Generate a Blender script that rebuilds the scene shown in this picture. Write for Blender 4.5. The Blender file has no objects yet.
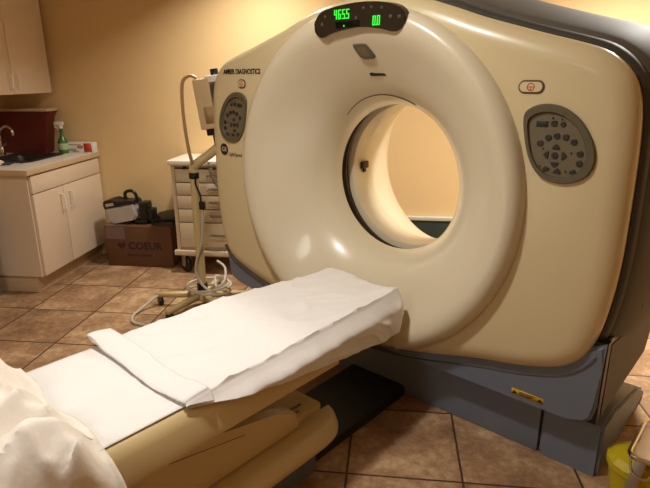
import bpy, bmesh, math, random
from mathutils import Vector, Matrix, noise
PI = math.pi
SC = bpy.context.scene
COL = SC.collection
random.seed(7)

# ------------------------------------------------------------------ camera
HC = 1.53
def cam_axes(yaw, pitch, roll):
    cy, sy, cp, sp = math.cos(yaw), math.sin(yaw), math.cos(pitch), math.sin(pitch)
    f = Vector((-sy*cp, cy*cp, -sp)); r = Vector((cy, sy, 0)); u = r.cross(f)
    c, s = math.cos(roll), math.sin(roll)
    return c*r + s*u, -s*r + c*u, f
cr, cu, cf = cam_axes(math.radians(6.95), math.radians(17.22), math.radians(-0.26))
cd = bpy.data.cameras.new('camera')
cam = bpy.data.objects.new('camera', cd); COL.objects.link(cam)
m = Matrix((cr, cu, -cf)).transposed().to_4x4(); m.translation = Vector((0, 0, HC))
cam.matrix_world = m
cd.sensor_width = 36; cd.sensor_fit = 'HORIZONTAL'; cd.lens = 36*545/650; cd.clip_start = .02
SC.camera = cam
SC.view_settings.view_transform = 'Standard'; SC.view_settings.look = 'None'
SC.view_settings.gamma = 1; SC.view_settings.use_curve_mapping = False
SC.view_settings.exposure = 0.0

# ------------------------------------------------------------------ materials
def lin(c):
    return tuple(((v/255)/12.92 if v/255 <= .04045 else ((v/255+.055)/1.055)**2.4) for v in c) + (1,)
MATS = {}
def mat(name, c, rough=.5, metal=0, coat=0, var=.06, scale=8, bump=0, bscale=40, emit=None, estr=1, alpha=1, trans=0, spec=.5):
    if name in MATS: return MATS[name]
    M = bpy.data.materials.new(name); M.use_nodes = True
    n, l = M.node_tree.nodes, M.node_tree.links
    b = n['Principled BSDF']
    b.inputs['Roughness'].default_value = rough; b.inputs['Metallic'].default_value = metal
    b.inputs['Coat Weight'].default_value = coat; b.inputs['Coat Roughness'].default_value = .08
    b.inputs['Specular IOR Level'].default_value = spec
    b.inputs['Transmission Weight'].default_value = trans
    tc = n.new('ShaderNodeTexCoord')
    if var:
        t = n.new('ShaderNodeTexNoise'); t.inputs['Scale'].default_value = scale; t.inputs['Detail'].default_value = 4
        l.new(tc.outputs['Object'], t.inputs['Vector'])
        mx = n.new('ShaderNodeMix'); mx.data_type = 'RGBA'
        lc = lin(c)
        mx.inputs[6].default_value = tuple(v*(1-var) for v in lc[:3])+(1,)
        mx.inputs[7].default_value = tuple(min(1, v*(1+var)) for v in lc[:3])+(1,)
        l.new(t.outputs['Fac'], mx.inputs[0]); l.new(mx.outputs[2], b.inputs['Base Color'])
    else:
        b.inputs['Base Color'].default_value = lin(c)
    if bump:
        t2 = n.new('ShaderNodeTexNoise'); t2.inputs['Scale'].default_value = bscale; t2.inputs['Detail'].default_value = 5
        l.new(tc.outputs['Object'], t2.inputs['Vector'])
        bp = n.new('ShaderNodeBump'); bp.inputs['Strength'].default_value = bump; bp.inputs['Distance'].default_value = .01
        l.new(t2.outputs['Fac'], bp.inputs['Height']); l.new(bp.outputs['Normal'], b.inputs['Normal'])
    if emit:
        b.inputs['Emission Color'].default_value = lin(emit); b.inputs['Emission Strength'].default_value = estr
    MATS[name] = M
    return M

CREAM = mat('cream_plastic', (224, 212, 184), .28, coat=.35, var=.02, scale=3)
PANEL = mat('yellowish_cream_plastic', (222, 205, 162), .30, coat=.3, var=.03, scale=3)  # cream slightly yellower than that of the ring
TABLE = mat('table_plastic', (214, 192, 142), .38, coat=.15, var=.03, scale=4)
GREY = mat('grey_plastic', (98, 94, 86), .68, coat=.0, var=.04)
SLATE = mat('slate_blue_plastic', (112, 121, 136), .45, var=.05)
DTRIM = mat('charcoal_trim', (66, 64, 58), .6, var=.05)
BLACK = mat('black_plastic', (20, 19, 18), .4, var=.1)
DGREEN = mat('dark_plate', (36, 40, 40), .5, var=.1)
PAPER = mat('paper', (234, 230, 226), .75, var=.015, scale=10, bump=.12, bscale=25, spec=.2)
CLOTH = mat('white_cloth', (242, 234, 222), .85, var=.02, scale=8, bump=.25, bscale=30, spec=.1)
LAM = mat('white_laminate', (226, 204, 178), .4, var=.02)
LAMEDGE = mat('beige_laminate', (205, 176, 140), .45, var=.05, scale=30)
CHROME = mat('chrome', (215, 212, 205), .15, metal=1, var=0)
STEEL = mat('steel', (170, 165, 158), .3, metal=1, var=.05)
KHAKI = mat('grey_brown_keypad', (96, 88, 68), .45, var=.05)
KHAKID = mat('keypad_inset', (112, 102, 80), .5, var=.05)
DISP = mat('display_window', (38, 34, 26), .25, coat=.2, var=.05)
LED = mat('green_led', (20, 90, 20), .5, var=0, emit=(50, 240, 60), estr=1.3)
MARK = mat('faint_print', (88, 78, 60), .6, var=0)
TEXTD = mat('dark_print', (38, 32, 26), .5, var=0)
RED = mat('red_print', (196, 60, 42), .5, var=.03)
CARD = mat('cardboard', (104, 72, 52), .85, var=.08, scale=5, spec=.15)
CARDINK = mat('cardboard_ink', (52, 34, 28), .8, var=0)
TAPE = mat('packing_tape', (118, 94, 88), .3, var=.06, scale=20)
MAROON = mat('maroon_plastic', (98, 22, 20), .4, var=.08)
GREENL = mat('green_liquid', (60, 110, 50), .2, var=.1, coat=.3)
WHITEP = mat('white_plastic', (232, 228, 220), .4, var=.02)
YELLOWL = mat('yellow_label', (214, 170, 30), .5, var=.04)
YELLOWP = mat('yellow_plastic', (206, 186, 30), .4, var=.06)
POLE = mat('putty_enamel', (206, 184, 132), .4, var=.04)
CART = mat('almond_metal', (206, 190, 160), .45, var=.03)
CARTTOP = mat('cart_top', (232, 222, 206), .5, var=.03)
CABLE = mat('grey_cable', (196, 188, 170), .5, var=.04)
HOSE = mat('tan_hose', (176, 146, 104), .5, var=.04)
SILVER = mat('silver_plastic', (178, 170, 160), .4, var=.05)
BINM = mat('grey_bin_plastic', (112, 116, 112), .5, var=.05)
TANPLATE = mat('tan_plate', (196, 160, 120), .5, var=.06)
BONE = mat('bone_plastic', (205, 180, 140), .45, var=.03)

def wall_mat(name, c):
    return mat(name, c, .8, var=.05, scale=2.2, bump=.06, bscale=120, spec=.2)
WALL = wall_mat('tan_wall_paint', (230, 198, 146))
CEIL = mat('ceiling_paint', (226, 216, 196), .9, var=.02)

def floor_mat():
    M = bpy.data.materials.new('stone_tile'); M.use_nodes = True
    n, l = M.node_tree.nodes, M.node_tree.links
    b = n['Principled BSDF']
    tc = n.new('ShaderNodeTexCoord')
    mp = n.new('ShaderNodeMapping'); mp.inputs['Location'].default_value = (.138/.4575, -1.817/.4575+8, 0)
    mp.inputs['Scale'].default_value = (1/.4575,)*3
    l.new(tc.outputs['Object'], mp.inputs['Vector'])
    sx = n.new('ShaderNodeSeparateXYZ'); l.new(mp.outputs['Vector'], sx.inputs[0])
    def math_(op, a, bb=None):
        k = n.new('ShaderNodeMath'); k.operation = op
        for i, v in enumerate((a, bb)):
            if v is None: continue
            if isinstance(v, (int, float)): k.inputs[i].default_value = v
            else: l.new(v, k.inputs[i])
        return k.outputs[0]
    def edge(o):
        fr = math_('FRACT', math_('ADD', o, 20.0))
        return math_('MINIMUM', fr, math_('SUBTRACT', 1.0, fr))
    e = math_('MINIMUM', edge(sx.outputs[0]), edge(sx.outputs[1]))
    mr = n.new('ShaderNodeMapRange'); mr.inputs[1].default_value = .006; mr.inputs[2].default_value = .014
    l.new(e, mr.inputs[0])
    fl = n.new('ShaderNodeVectorMath'); fl.operation = 'FLOOR'; l.new(mp.outputs['Vector'], fl.inputs[0])
    wn = n.new('ShaderNodeTexWhiteNoise'); wn.noise_dimensions = '2D'; l.new(fl.outputs[0], wn.inputs['Vector'])
    # per tile shift of the cloudy stone pattern
    ad = n.new('ShaderNodeVectorMath'); ad.operation = 'MULTIPLY_ADD'
    l.new(wn.outputs['Color'], ad.inputs[0]); ad.inputs[1].default_value = (17, 17, 17); l.new(mp.outputs['Vector'], ad.inputs[2])
    n1 = n.new('ShaderNodeTexNoise'); n1.inputs['Scale'].default_value = 2.2; n1.inputs['Detail'].default_value = 8; n1.inputs['Roughness'].default_value = .62
    l.new(ad.outputs[0], n1.inputs['Vector'])
    n2 = n.new('ShaderNodeTexNoise'); n2.inputs['Scale'].default_value = 14; n2.inputs['Detail'].default_value = 6; n2.inputs['Roughness'].default_value = .7
    l.new(ad.outputs[0], n2.inputs['Vector'])
    cr1 = n.new('ShaderNodeValToRGB')
    cr1.color_ramp.elements[0].position = .30; cr1.color_ramp.elements[0].color = lin((104, 78, 54))
    cr1.color_ramp.elements[1].position = .66; cr1.color_ramp.elements[1].color = lin((208, 176, 136))
    el = cr1.color_ramp.elements.new(.5); el.color = lin((162, 126, 92))
    mxv = math_('ADD', math_('MULTIPLY', n1.outputs['Fac'], .62), math_('MULTIPLY', n2.outputs['Fac'], .38))
    mxv = math_('ADD', mxv, math_('MULTIPLY', math_('SUBTRACT', wn.outputs['Value'], .5), .10))
    l.new(mxv, cr1.inputs[0])
    mx = n.new('ShaderNodeMix'); mx.data_type = 'RGBA'
    l.new(mr.outputs[0], mx.inputs[0]); mx.inputs[6].default_value = lin((74, 48, 34)); l.new(cr1.outputs[0], mx.inputs[7])
    l.new(mx.outputs[2], b.inputs['Base Color'])
    b.inputs['Roughness'].default_value = .5; b.inputs['Specular IOR Level'].default_value = .35
    bp = n.new('ShaderNodeBump'); bp.inputs['Strength'].default_value = .35; bp.inputs['Distance'].default_value = .004
    l.new(math_('ADD', mr.outputs[0], math_('MULTIPLY', n2.outputs['Fac'], .4)), bp.inputs['Height']); l.new(bp.outputs['Normal'], b.inputs['Normal'])
    return M
TILE = floor_mat()

# ------------------------------------------------------------------ builders
def tag(o, label, cat, group=None):
    o['label'] = label; o['category'] = cat
    if group: o['group'] = group
    return o
def thing(name, label, cat, loc=(0, 0, 0), rz=0, group=None):
    o = bpy.data.objects.new(name, None); COL.objects.link(o)
    o.location = loc; o.rotation_euler = (0, 0, rz); o.empty_display_size = .1
    return tag(o, label, cat, group)
def link(name, me, material, parent=None, loc=None, smooth=True, rz=0):
    o = bpy.data.objects.new(name, me); COL.objects.link(o)
    if material: me.materials.append(material)
    if parent: o.parent = parent
    if loc is not None: o.location = loc
    if rz: o.rotation_euler = (0, 0, rz)
    if smooth:
        for p in me.polygons: p.use_smooth = True
    return o
def smooth_angle(me, ang=35):
    bm = bmesh.new(); bm.from_mesh(me)
    a = math.radians(ang)
    for e in bm.edges:
        if len(e.link_faces) == 2 and e.calc_face_angle(0) > a: e.smooth = False
    bm.to_mesh(me); bm.free()
def obj(name, bm, material, parent=None, loc=None, smooth=True, rz=0, ang=35):
    bmesh.ops.recalc_face_normals(bm, faces=bm.faces)
    me = bpy.data.meshes.new(name); bm.to_mesh(me); bm.free()
    if smooth: smooth_angle(me, ang)
    return link(name, me, material, parent, loc, smooth, rz)
def B(): return bmesh.new()
def merge(bm, other, M=None):
    me = bpy.data.meshes.new('tmp'); other.to_mesh(me); other.free()
    if M is not None: me.transform(M)
    bm.from_mesh(me); bpy.data.meshes.remove(me)
    return bm
def box(bm, x0, x1, y0, y1, z0, z1, bev=.004, seg=2, M=None):
    t = B(); bmesh.ops.create_cube(t, size=1)
    for v in t.verts:
        v.co = Vector((x0+(v.co.x+.5)*(x1-x0), y0+(v.co.y+.5)*(y1-y0), z0+(v.co.z+.5)*(z1-z0)))
    if bev: bmesh.ops.bevel(t, geom=t.edges[:], offset=bev, segments=seg, profile=.6, affect='EDGES')
    return merge(bm, t, M)
def tube(bm, pts, r, n=10, closed=False, cap=True):
    pts = [Vector(p) for p in pts]; N = len(pts); rings = []
    rad = r if isinstance(r, (list, tuple)) else [r]*N
    up = None
    for i, p in enumerate(pts):
        if closed: t = pts[(i+1) % N]-pts[i-1]
        else: t = pts[min(i+1, N-1)]-pts[max(i-1, 0)]
        t.normalize()
        if up is None:
            up = Vector((0, 0, 1)) if abs(t.z) < .9 else Vector((1, 0, 0))
        s = t.cross(up)
        if s.length < 1e-4: s = t.cross(Vector((.3, 1, .2)))
        s.normalize(); up = s.cross(t).normalized()
        rings.append([bm.verts.new(p+rad[i]*(math.cos(2*PI*k/n)*s+math.sin(2*PI*k/n)*up)) for k in range(n)])
    for i in range(N if closed else N-1):
        a, b = rings[i], rings[(i+1) % N]
        for k in range(n): bm.faces.new((a[k], a[(k+1) % n], b[(k+1) % n], b[k]))
    if cap and not closed:
        bm.faces.new(rings[0][::-1]); bm.faces.new(rings[-1])
    return bm
def spline(pts, n=8, closed=False):
    P = [Vector(p) for p in pts]; N = len(P); out = []
    for i in range(N if closed else N-1):
        g = (lambda j: P[j % N]) if closed else (lambda j: P[max(0, min(N-1, j))])
        p0, p1, p2, p3 = g(i-1), g(i), g(i+1), g(i+2)
        for k in range(n):
            t = k/n
            out.append(.5*((2*p1)+(p2-p0)*t+(2*p0-5*p1+4*p2-p3)*t*t+(3*p1-p0-3*p2+p3)*t**3))
    if not closed: out.append(P[-1])
    return out
def lathe(bm, prof, n=48, axis='z', c=(0, 0, 0), closed=False, cap=True):
    """prof: (radius, height) along the axis"""
    rings = []
    for r, h in prof:
        ring = []
        for k in range(n):
            a = 2*PI*k/n; x, y = r*math.cos(a), r*math.sin(a)
            if axis == 'z': co = (c[0]+x, c[1]+y, c[2]+h)
            elif axis == 'y': co = (c[0]+x, c[1]+h, c[2]+y)
            else: co = (c[0]+h, c[1]+x, c[2]+y)
            ring.append(bm.verts.new(co))
        rings.append(ring)
    M = len(rings)
    for i in range(M if closed else M-1):
        a, b = rings[i], rings[(i+1) % M]
        for k in range(n): bm.faces.new((a[k], a[(k+1) % n], b[(k+1) % n], b[k]))
    if cap and not closed:
        bm.faces.new(rings[0]); bm.faces.new(rings[-1])
    return bm
def prism(bm, outline, f, a, b, bev=0, seg=2, M=None):
    """outline of 2-D points; f(p, depth) -> 3-D; extruded from a to b"""
    t = B()
    va = [t.verts.new(f(p, a)) for p in outline]; vb = [t.verts.new(f(p, b)) for p in outline]
    n = len(outline)
    t.faces.new(va); t.faces.new(vb[::-1])
    for k in range(n): t.faces.new((va[k], vb[k], vb[(k+1) % n], va[(k+1) % n]))
    if bev:
        ed = [e for e in t.edges if (all(v in va for v in e.verts) or all(v in vb for v in e.verts))]
        bmesh.ops.bevel(t, geom=ed, offset=bev, segments=seg, affect='EDGES')
    return merge(bm, t, M)
def text(name, body, size, material, parent, M, depth=.0008, sx=1.0, align='CENTER', bold=0):
    c = bpy.data.curves.new('t', 'FONT'); c.body = body; c.size = size; c.extrude = depth; c.align_x = align; c.align_y = 'CENTER'
    c.offset = bold; c.resolution_u = 3
    o = bpy.data.objects.new('t', c); COL.objects.link(o)
    dg = bpy.context.evaluated_depsgraph_get(); dg.update()
    me = bpy.data.meshes.new_from_object(o.evaluated_get(dg))
    bpy.data.objects.remove(o); bpy.data.curves.remove(c)
    me.name = name; me.materials.clear()
    me.transform(Matrix.Diagonal((sx, 1, 1, 1))); me.transform(M)
    return link(name, me, material, parent, smooth=False)
def struct(name, bm, material, smooth=False):
    o = obj(name, bm, material, smooth=smooth); o['kind'] = 'structure'; return o
def dup(o, parent=None, loc=None):
    c = o.copy(); COL.objects.link(c)
    if parent: c.parent = parent
    if loc is not None: c.location = loc
    for ch in [x for x in COL.objects if x.parent == o]: dup(ch, c)
    return c
def fbm(p, o=4): return noise.fractal(Vector(p), .9, 2.0, o, noise_basis='PERLIN_ORIGINAL')
def sstep(a, b, x):
    t = max(0, min(1, (x-a)/(b-a))); return t*t*(3-2*t)

# ------------------------------------------------------------------ the room
XL, XR, YF, YB, ZC = -3.35, 3.3, -3.0, 4.403, 2.62
struct('floor', box(B(), XL-.1, XR+.1, YF-.1, YB+.1, -.1, 0, 0), TILE)
struct('ceiling', box(B(), XL-.1, XR+.1, YF-.1, YB+.1, ZC, ZC+.1, 0), CEIL)
struct('wall_back', box(B(), XL-.1, XR+.1, YB, YB+.1, 0, ZC, 0), WALL)
struct('wall_left', box(B(), XL-.1, XL, YF, YB, 0, ZC, 0), WALL)
struct('wall_right', box(B(), XR, XR+.1, YF, YB, 0, ZC, 0), WALL)
struct('wall_front', box(B(), XL-.1, XR+.1, YF-.1, YF, 0, ZC, 0), WALL)
struct('baseboard_back', box(B(), 1.03, XR, YB-.012, YB, 0, .09, .003), LAMEDGE)

# ------------------------------------------------------------------ gantry frame
ANG = math.radians(34.5)
U = Vector((math.cos(ANG), -math.sin(ANG), 0)); W = Vector((math.sin(ANG), math.cos(ANG), 0))
CU = -1.506
CZ = 1.04
GW = 2.5                                   # w of the gantry origin
gantry = thing('ct_scanner_gantry', 'large cream and grey scanner gantry with a round bore, green digits and slate skirt', 'scanner', U*CU+W*GW, -ANG)
def G(p): return (p[0], p[1]-GW, p[2])     # (du, w, z) -> local
# outline of the cream front, right half, top to bottom
HALF = [(0, 1.848), (.13, 1.838), (.27, 1.815), (.40, 1.775), (.52, 1.733), (.64, 1.697), (.76, 1.662), (.87, 1.632), (.955, 1.603), (1.018, 1.556), (1.055, 1.50),
        (1.077, 1.42), (1.087, 1.30), (1.091, 1.10), (1.090, .90), (1.078, .75), (1.058, .63), (1.03, .545), (.99, .492), (.93, .452), (.80, .410), (.60, .370), (.40, .318), (.20, .278), (0, .262)]
def outline(half, n=6):
    half = [(x*1.010, z) for x, z in half]
    pts = [(x, z, 0) for x, z in half] + [(-x, z, 0) for x, z in half[::-1][1:-1]]
    return [(p.x, p.y) for p in spline(pts, n, True)]
def resample(pts, N):
    L = [0]; n = len(pts)
    for i in range(n): L.append(L[-1]+math.dist(pts[i], pts[(i+1) % n]))
    out = []; j = 0
    for k in range(N):
        s = L[-1]*k/N
        while L[j+1] < s: j += 1
        t = (s-L[j])/(L[j+1]-L[j]); a, b = pts[j], pts[(j+1) % n]
        out.append((a[0]+(b[0]-a[0])*t, a[1]+(b[1]-a[1])*t))
    return out
OUT = [(x*(1 if x > 0 else .984), z+.014*sstep(-.55, -.95, x)*sstep(.60, .45, z)) for x, z in resample(outline(HALF), 260)]
def normals(o):
    n = len(o); r = []
    for i in range(n):
        a, b = o[i-1], o[(i+1) % n]; tx, tz = b[0]-a[0], b[1]-a[1]; L = math.hypot(tx, tz)
        r.append((-tz/L, tx/L))
    # make them point outwards
    if r[0][1] < 0: r = [(-x, -z) for x, z in r]
    return r
NRM = normals(OUT)
def offs(d, o=OUT, nn=NRM): return [(p[0]+q[0]*d, p[1]+q[1]*d) for p, q in zip(o, nn)]
def lf(x): return sstep(-.30, .10, x)
def loft(bm, loops, close_first=False, close_last=False):
    rows = [[bm.verts.new(p) for p in lp] for lp in loops]
    for a, b in zip(rows, rows[1:]):
        n = len(a)
        for k in range(n): bm.faces.new((a[k], a[(k+1) % n], b[(k+1) % n], b[k]))
    if close_first: bm.faces.new(rows[0])
    if close_last: bm.faces.new(rows[-1][::-1])
    return bm
# cream front panel
WP = 1.937
loops = []
loops.append([G((x, 2.05, z)) for x, z in offs(-.004)])
for i in range(9):
    a = i/8*PI/2; d = .105*(1-math.sin(PI/2-a)) if False else .085*(1-math.cos(a))
    w = WP+.058*(1-math.sin(a))
    loops.append([G((x, w, z)) for x, z in offs(-d)])
last = offs(-.085)
for f in (.35, .7, 1.0):
    lp = []
    for x, z in last:
        a = math.atan2(z-CZ, x); hx, hz = .675*math.cos(a), CZ+.675*math.sin(a)
        lp.append(G((x+(hx-x)*f, WP, z+(hz-z)*f)))
    loops.append(lp)
obj('front_panel', loft(B(), loops), PANEL, gantry, ang=50)
# the bulging ring: rim, dish and throat
RING = [(.775, 2.03), (.783, 1.975), (.786, 1.950), (.784, 1.930), (.778, 1.912), (.767, 1.896), (.750, 1.885), (.730, 1.881), (.705, 1.885), (.675, 1.896), (.64, 1.914), (.60, 1.939), (.56, 1.966), (.52, 1.995),
        (.485, 2.022), (.455, 2.048), (.43, 2.073), (.41, 2.098), (.394, 2.124), (.379, 2.152), (.367, 2.18), (.359, 2.21), (.356, 2.235), (.380, 2.24), (.45, 2.22), (.55, 2.12), (.68, 2.05)]
RING = [(r*(1-.016*sstep(.55, .72, r)), w) for r, w in RING]
bm = lathe(B(), [(r, w-GW) for r, w in RING], 144, 'y', (0, 0, CZ), closed=True)
for v in bm.verts:
    r = math.hypot(v.co.x, v.co.z-CZ); v.co.x += .012*(1-sstep(.36, .70, r))
bmesh.ops.recalc_face_normals(bm, faces=bm.faces)
ring = obj('front_ring', bm, CREAM, gantry, ang=50)
cut = B()
box(cut, -.256, .256, 1.7-GW, 2.2-GW, .15, .515, .03, 3)
cutter = obj('cutter', cut, CREAM, gantry)
mod = ring.modifiers.new('notch', 'BOOLEAN'); mod.object = cutter; mod.operation = 'DIFFERENCE'; mod.solver = 'EXACT'
dg = bpy.context.evaluated_depsgraph_get(); dg.update()
nm = bpy.data.meshes.new_from_object(ring.evaluated_get(dg)); ring.modifiers.clear(); ring.data = nm; nm.name = 'front_ring'
smooth_angle(nm, 40)
for p in nm.polygons: p.use_smooth = True
bpy.data.objects.remove(cutter)
# panel behind the notch closes the hole in the front panel
bm = B(); box(bm, -.34, .34, 1.995-GW, 2.04-GW, .29, .505, .004)
obj('notch_backing', bm, CREAM, gantry)
# dark slot, inner cylinder, flared rear
def ringm(name, prof, material, ang=35): return obj(name, lathe(B(), [(r, w-GW) for r, w in prof], 96, 'y', (.012, 0, CZ), cap=False), material, gantry, ang=ang)
ringm('scan_slot', [(.392, 2.225), (.396, 2.24), (.396, 2.33), (.392, 2.345)], BLACK)
ringm('slot_window', [(.386, 2.290), (.377, 2.292), (.377, 2.304), (.386, 2.306)], mat('brown_steel', (70, 60, 48), .3, metal=.6, var=.1))
ringm('bore_liner', [(.40, 2.334), (.372, 2.336), (.359, 2.341), (.357, 2.36), (.356, 2.42), (.360, 2.50), (.367, 2.512)], CREAM)
ringm('rear_flare', [(.40, 2.514), (.372, 2.515), (.378, 2.54), (.395, 2.62), (.42, 2.70), (.455, 2.78), (.50, 2.86), (.545, 2.92), (.597, 2.965), (.64, 2.985), (.66, 2.99)], CREAM)
sens = B(); box(sens, -.004, .012, -.030, .030, -.020, .020, .006); box(sens, -.003, .009, -.010, .010, -.040, -.018, .002)
a = math.radians(178)
obj('laser_aperture', sens, BLACK, gantry, G((-.338, 2.42, CZ+.012)))
# charcoal edge trim round the front
loops = [[G((x+q[0]*dd, w+.02*(1-lf(x)), z+q[1]*dd)) for (x, z), q in zip(OUT, NRM) for dd in (d if d < 0 else d*lf(x)-.006*(1-lf(x)),)] for d, w in ((-.012, 2.06), (-.012, 2.012), (.003, 2.008), (.013, 2.014), (.020, 2.030), (.022, 2.07))]
obj('edge_trim', loft(B(), loops), DTRIM, gantry, ang=40)
# grey rear shell (upper body); bottom closes above the lower body
SH = [(x, max(z, .50)) for x, z in OUT]
loops = []
for d, w in ((.018, 2.055), (.025, 2.06), (.042, 2.09), (.062, 2.16), (.082, 2.28), (.092, 2.5), (.088, 2.72), (.068, 2.84), (.03, 2.93), (-.03, 2.98), (-.08, 2.99)):
    lp = []
    for (x, z), q in zip(OUT, NRM):
        dd = d if d < 0 else d*lf(x)-.004*(1-lf(x))
        xx, zz = x+q[0]*dd, z+q[1]*dd
        lp.append(G((xx, max(w, 2.13) if abs(x) < .78 and zz < .60 else w, max(zz, .60-.22*(w-2.05)))))
    loops.append(lp)
last = [((OUT[i][0]-NRM[i][0]*.08), (OUT[i][1]-NRM[i][1]*.08)) for i in range(len(OUT))]
lp = []
for x, z in last:
    a = math.atan2(z-CZ, x); lp.append(G((.655*math.cos(a), 2.99, CZ+.655*math.sin(a))))
loops.append(lp)
obj('rear_shell', loft(B(), loops), GREY, gantry, ang=40)
# slate skirt under the cream front
top = [(x, z) for x, z in OUT if z < .60]
top.sort()
skl = []
for x, z in top: skl.append((x*1.006, z+.035 if abs(x) < 1.0 else z+.02))
skl = [(-1.025, .58)] + [q for q in skl[1:-1] if q[0] > -1.02] + [(1.10, .60)]
bot = [(1.098, .50), (1.098, .34), (1.088, .285), (1.062, .260), (1.0, .253), (.7, .256), (.4, .257), (0, .262), (-.45, .285), (-.75, .308), (-.93, .332), (-1.0, .345), (-1.022, .365), (-1.025, .47)]
skout = [(x, z) for x, z in skl] + bot
bm = prism(B(), skout, lambda p, d: G((p[0], d, p[1])), 1.978, 2.5, .012, 3)
obj('skirt', bm, SLATE, gantry, smooth=False)
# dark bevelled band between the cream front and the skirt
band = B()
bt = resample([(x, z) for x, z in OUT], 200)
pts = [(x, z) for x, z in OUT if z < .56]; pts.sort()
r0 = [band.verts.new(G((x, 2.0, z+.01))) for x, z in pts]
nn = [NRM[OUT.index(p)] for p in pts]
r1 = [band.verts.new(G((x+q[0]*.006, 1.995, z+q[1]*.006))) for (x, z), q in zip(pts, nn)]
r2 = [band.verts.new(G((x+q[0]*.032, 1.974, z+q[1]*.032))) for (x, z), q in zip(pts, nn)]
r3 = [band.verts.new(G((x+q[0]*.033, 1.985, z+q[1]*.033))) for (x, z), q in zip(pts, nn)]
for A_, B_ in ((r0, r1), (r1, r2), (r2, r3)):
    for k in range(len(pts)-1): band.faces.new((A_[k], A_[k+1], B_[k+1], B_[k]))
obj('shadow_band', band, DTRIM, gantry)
# lower side bodies and base
for s in (-1, 1):
    bm = B()
    prof = [(2.03, .25), (2.03, .60), (2.50, .52), (2.86, .44), (2.82, .34), (2.76, .25)]
    if s < 0: prof = [(2.06, .33), (2.06, .60), (2.50, .52), (2.86, .44), (2.80, .30), (2.72, .2)]
    x1 = 1.104 if s > 0 else -1.015; x0 = .80*s
    prism(bm, prof, lambda p, d: G((d, p[0], p[1])), min(x0, x1), max(x0, x1), .02, 3)
    obj('lower_side_cover', bm, GREY, gantry)
bm = B(); box(bm, 1.05, 1.103, 1.995-GW, 2.034-GW, .262, .60, .001); obj('side_seam', bm, BLACK, gantry)
bm = B(); box(bm, -.80, .885, 2.052-GW, 2.86-GW, 0, .245, .008)
obj('base', bm, SLATE, gantry)
bm = B()
prism(bm, [(2.046, 0), (2.052, .235), (2.20, .235), (2.66, .12), (2.80, .05), (2.83, 0)], lambda p, d: G((d, p[0], p[1])), .893, 1.125, .012, 2)
obj('base_foot', bm, SLATE, gantry)
bm = B()
prism(bm, [(2.06, 0), (2.07, .17), (2.20, .19), (2.66, .10), (2.80, .045), (2.83, 0)], lambda p, d: G((d, p[0], p[1])), -1.05, -.81, .012, 2)
obj('base_foot', bm, SLATE, gantry)
# text frame on the front: local x = u, y = z, out of the face = -w
def face(du, w, z, tilt=0, rot=0):
    p = Vector(G((du, w, z)))
    M = Matrix(((1, 0, 0, p.x), (0, 0, -1, p.y), (0, 1, 0, p.z), (0, 0, 0, 1)))
    return M @ Matrix.Rotation(rot, 4, 'Z') @ Matrix.Rotation(tilt, 4, 'X')
def plate(name, pts, M, material, t=.008, bev=.003, parent=gantry):
    bm = prism(B(), pts, lambda p, d: (p[0], p[1], d), 0, t, bev, 2, M)
    return obj(name, bm, material, parent)
def ring_plate(name, outer, inner, M, material, t, parent):
    bm = B()
    lo = [[M @ Vector((x, y, h)) for x, y in pp] for pp, h in ((outer, -.004), (outer, t*.7), ([(ax+(bx-ax)*.12, ay+(by-ay)*.12) for (ax, ay), (bx, by) in zip(outer, inner)], t), ([(ax+(bx-ax)*.85, ay+(by-ay)*.85) for (ax, ay), (bx, by) in zip(outer, inner)], t*.95), (inner, .001))]
    return obj(name, loft(bm, lo), material, parent)
# surface depth of the ring at a radius
def ringw(r):
    P = RING[3:22]
    for (r1, w1), (r0, w0) in zip(P, P[1:]):
        if r0 <= r <= r1: return w0+(w1-w0)*(r-r0)/(r1-r0)
    return WP
# --- curved display window at the top
DA = [(-.262, 1.715), (-.235, 1.775), (-.15, 1.802), (0, 1.813), (.12, 1.803), (.20, 1.778), (.224, 1.738), (.205, 1.70), (.165, 1.688), (.10, 1.703), (0, 1.714), (-.10, 1.706), (-.17, 1.694), (-.225, 1.680)]
sp = [(p.x, p.y) for p in spline([(x, z, 0) for x, z in DA], 5, True)]
DW = 1.8755; DT = .10
def dface(x, z, out=0): return face(0, DW, 1.742, DT) @ Matrix.Translation((x+.045, z-1.742, out))
dpl = plate('display_window', [(x*.97, (z-1.742)*.95) for x, z in sp], dface(0, 1.742, -.035), DISP, .037, .004)
SEG = {'0': 'abcdef', '4': 'bcfg', '5': 'acdfg', '6': 'acdefg'}
def digits(name, s, x, z, h, parent):
    bm = B(); w = h*.40; t = h*.115
    for ch in s:
        if ch == '.':
            box(bm, x-w*.30, x-w*.30+t, -.001, .001, -h/2, -h/2+t, 0); continue
        R = {'a': (x, x+w, h/2-t, h/2), 'd': (x, x+w, -h/2, -h/2+t), 'g': (x, x+w, -t/2, t/2), 'f': (x, x+t, 0, h/2), 'b': (x+w-t, x+w, 0, h/2), 'e': (x, x+t, -h/2, 0), 'c': (x+w-t, x+w, -h/2, 0)}
        for q in SEG[ch]:
            x0, x1, z0, z1 = R[q]; box(bm, x0, x1, -.0015, .0015, z0, z1, 0)
        x += w*1.46
    for v in bm.verts: v.co.x += v.co.z*.12
    bm.transform(dface(0, z, .003) @ Matrix.Rotation(-PI/2, 4, 'X'))
    return obj(name, bm, LED, parent, smooth=False)
digits('table_position_digits', '465.5', -.133, 1.770, .037, dpl)
digits('tilt_angle_digits', '0.0', .064, 1.736, .036, dpl)
bm = B(); bmesh.ops.create_icosphere(bm, subdivisions=2, radius=.0035); bm.transform(dface(-.085, 1.725, .002))
obj('indicator_dot', bm, LED, dpl)
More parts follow.
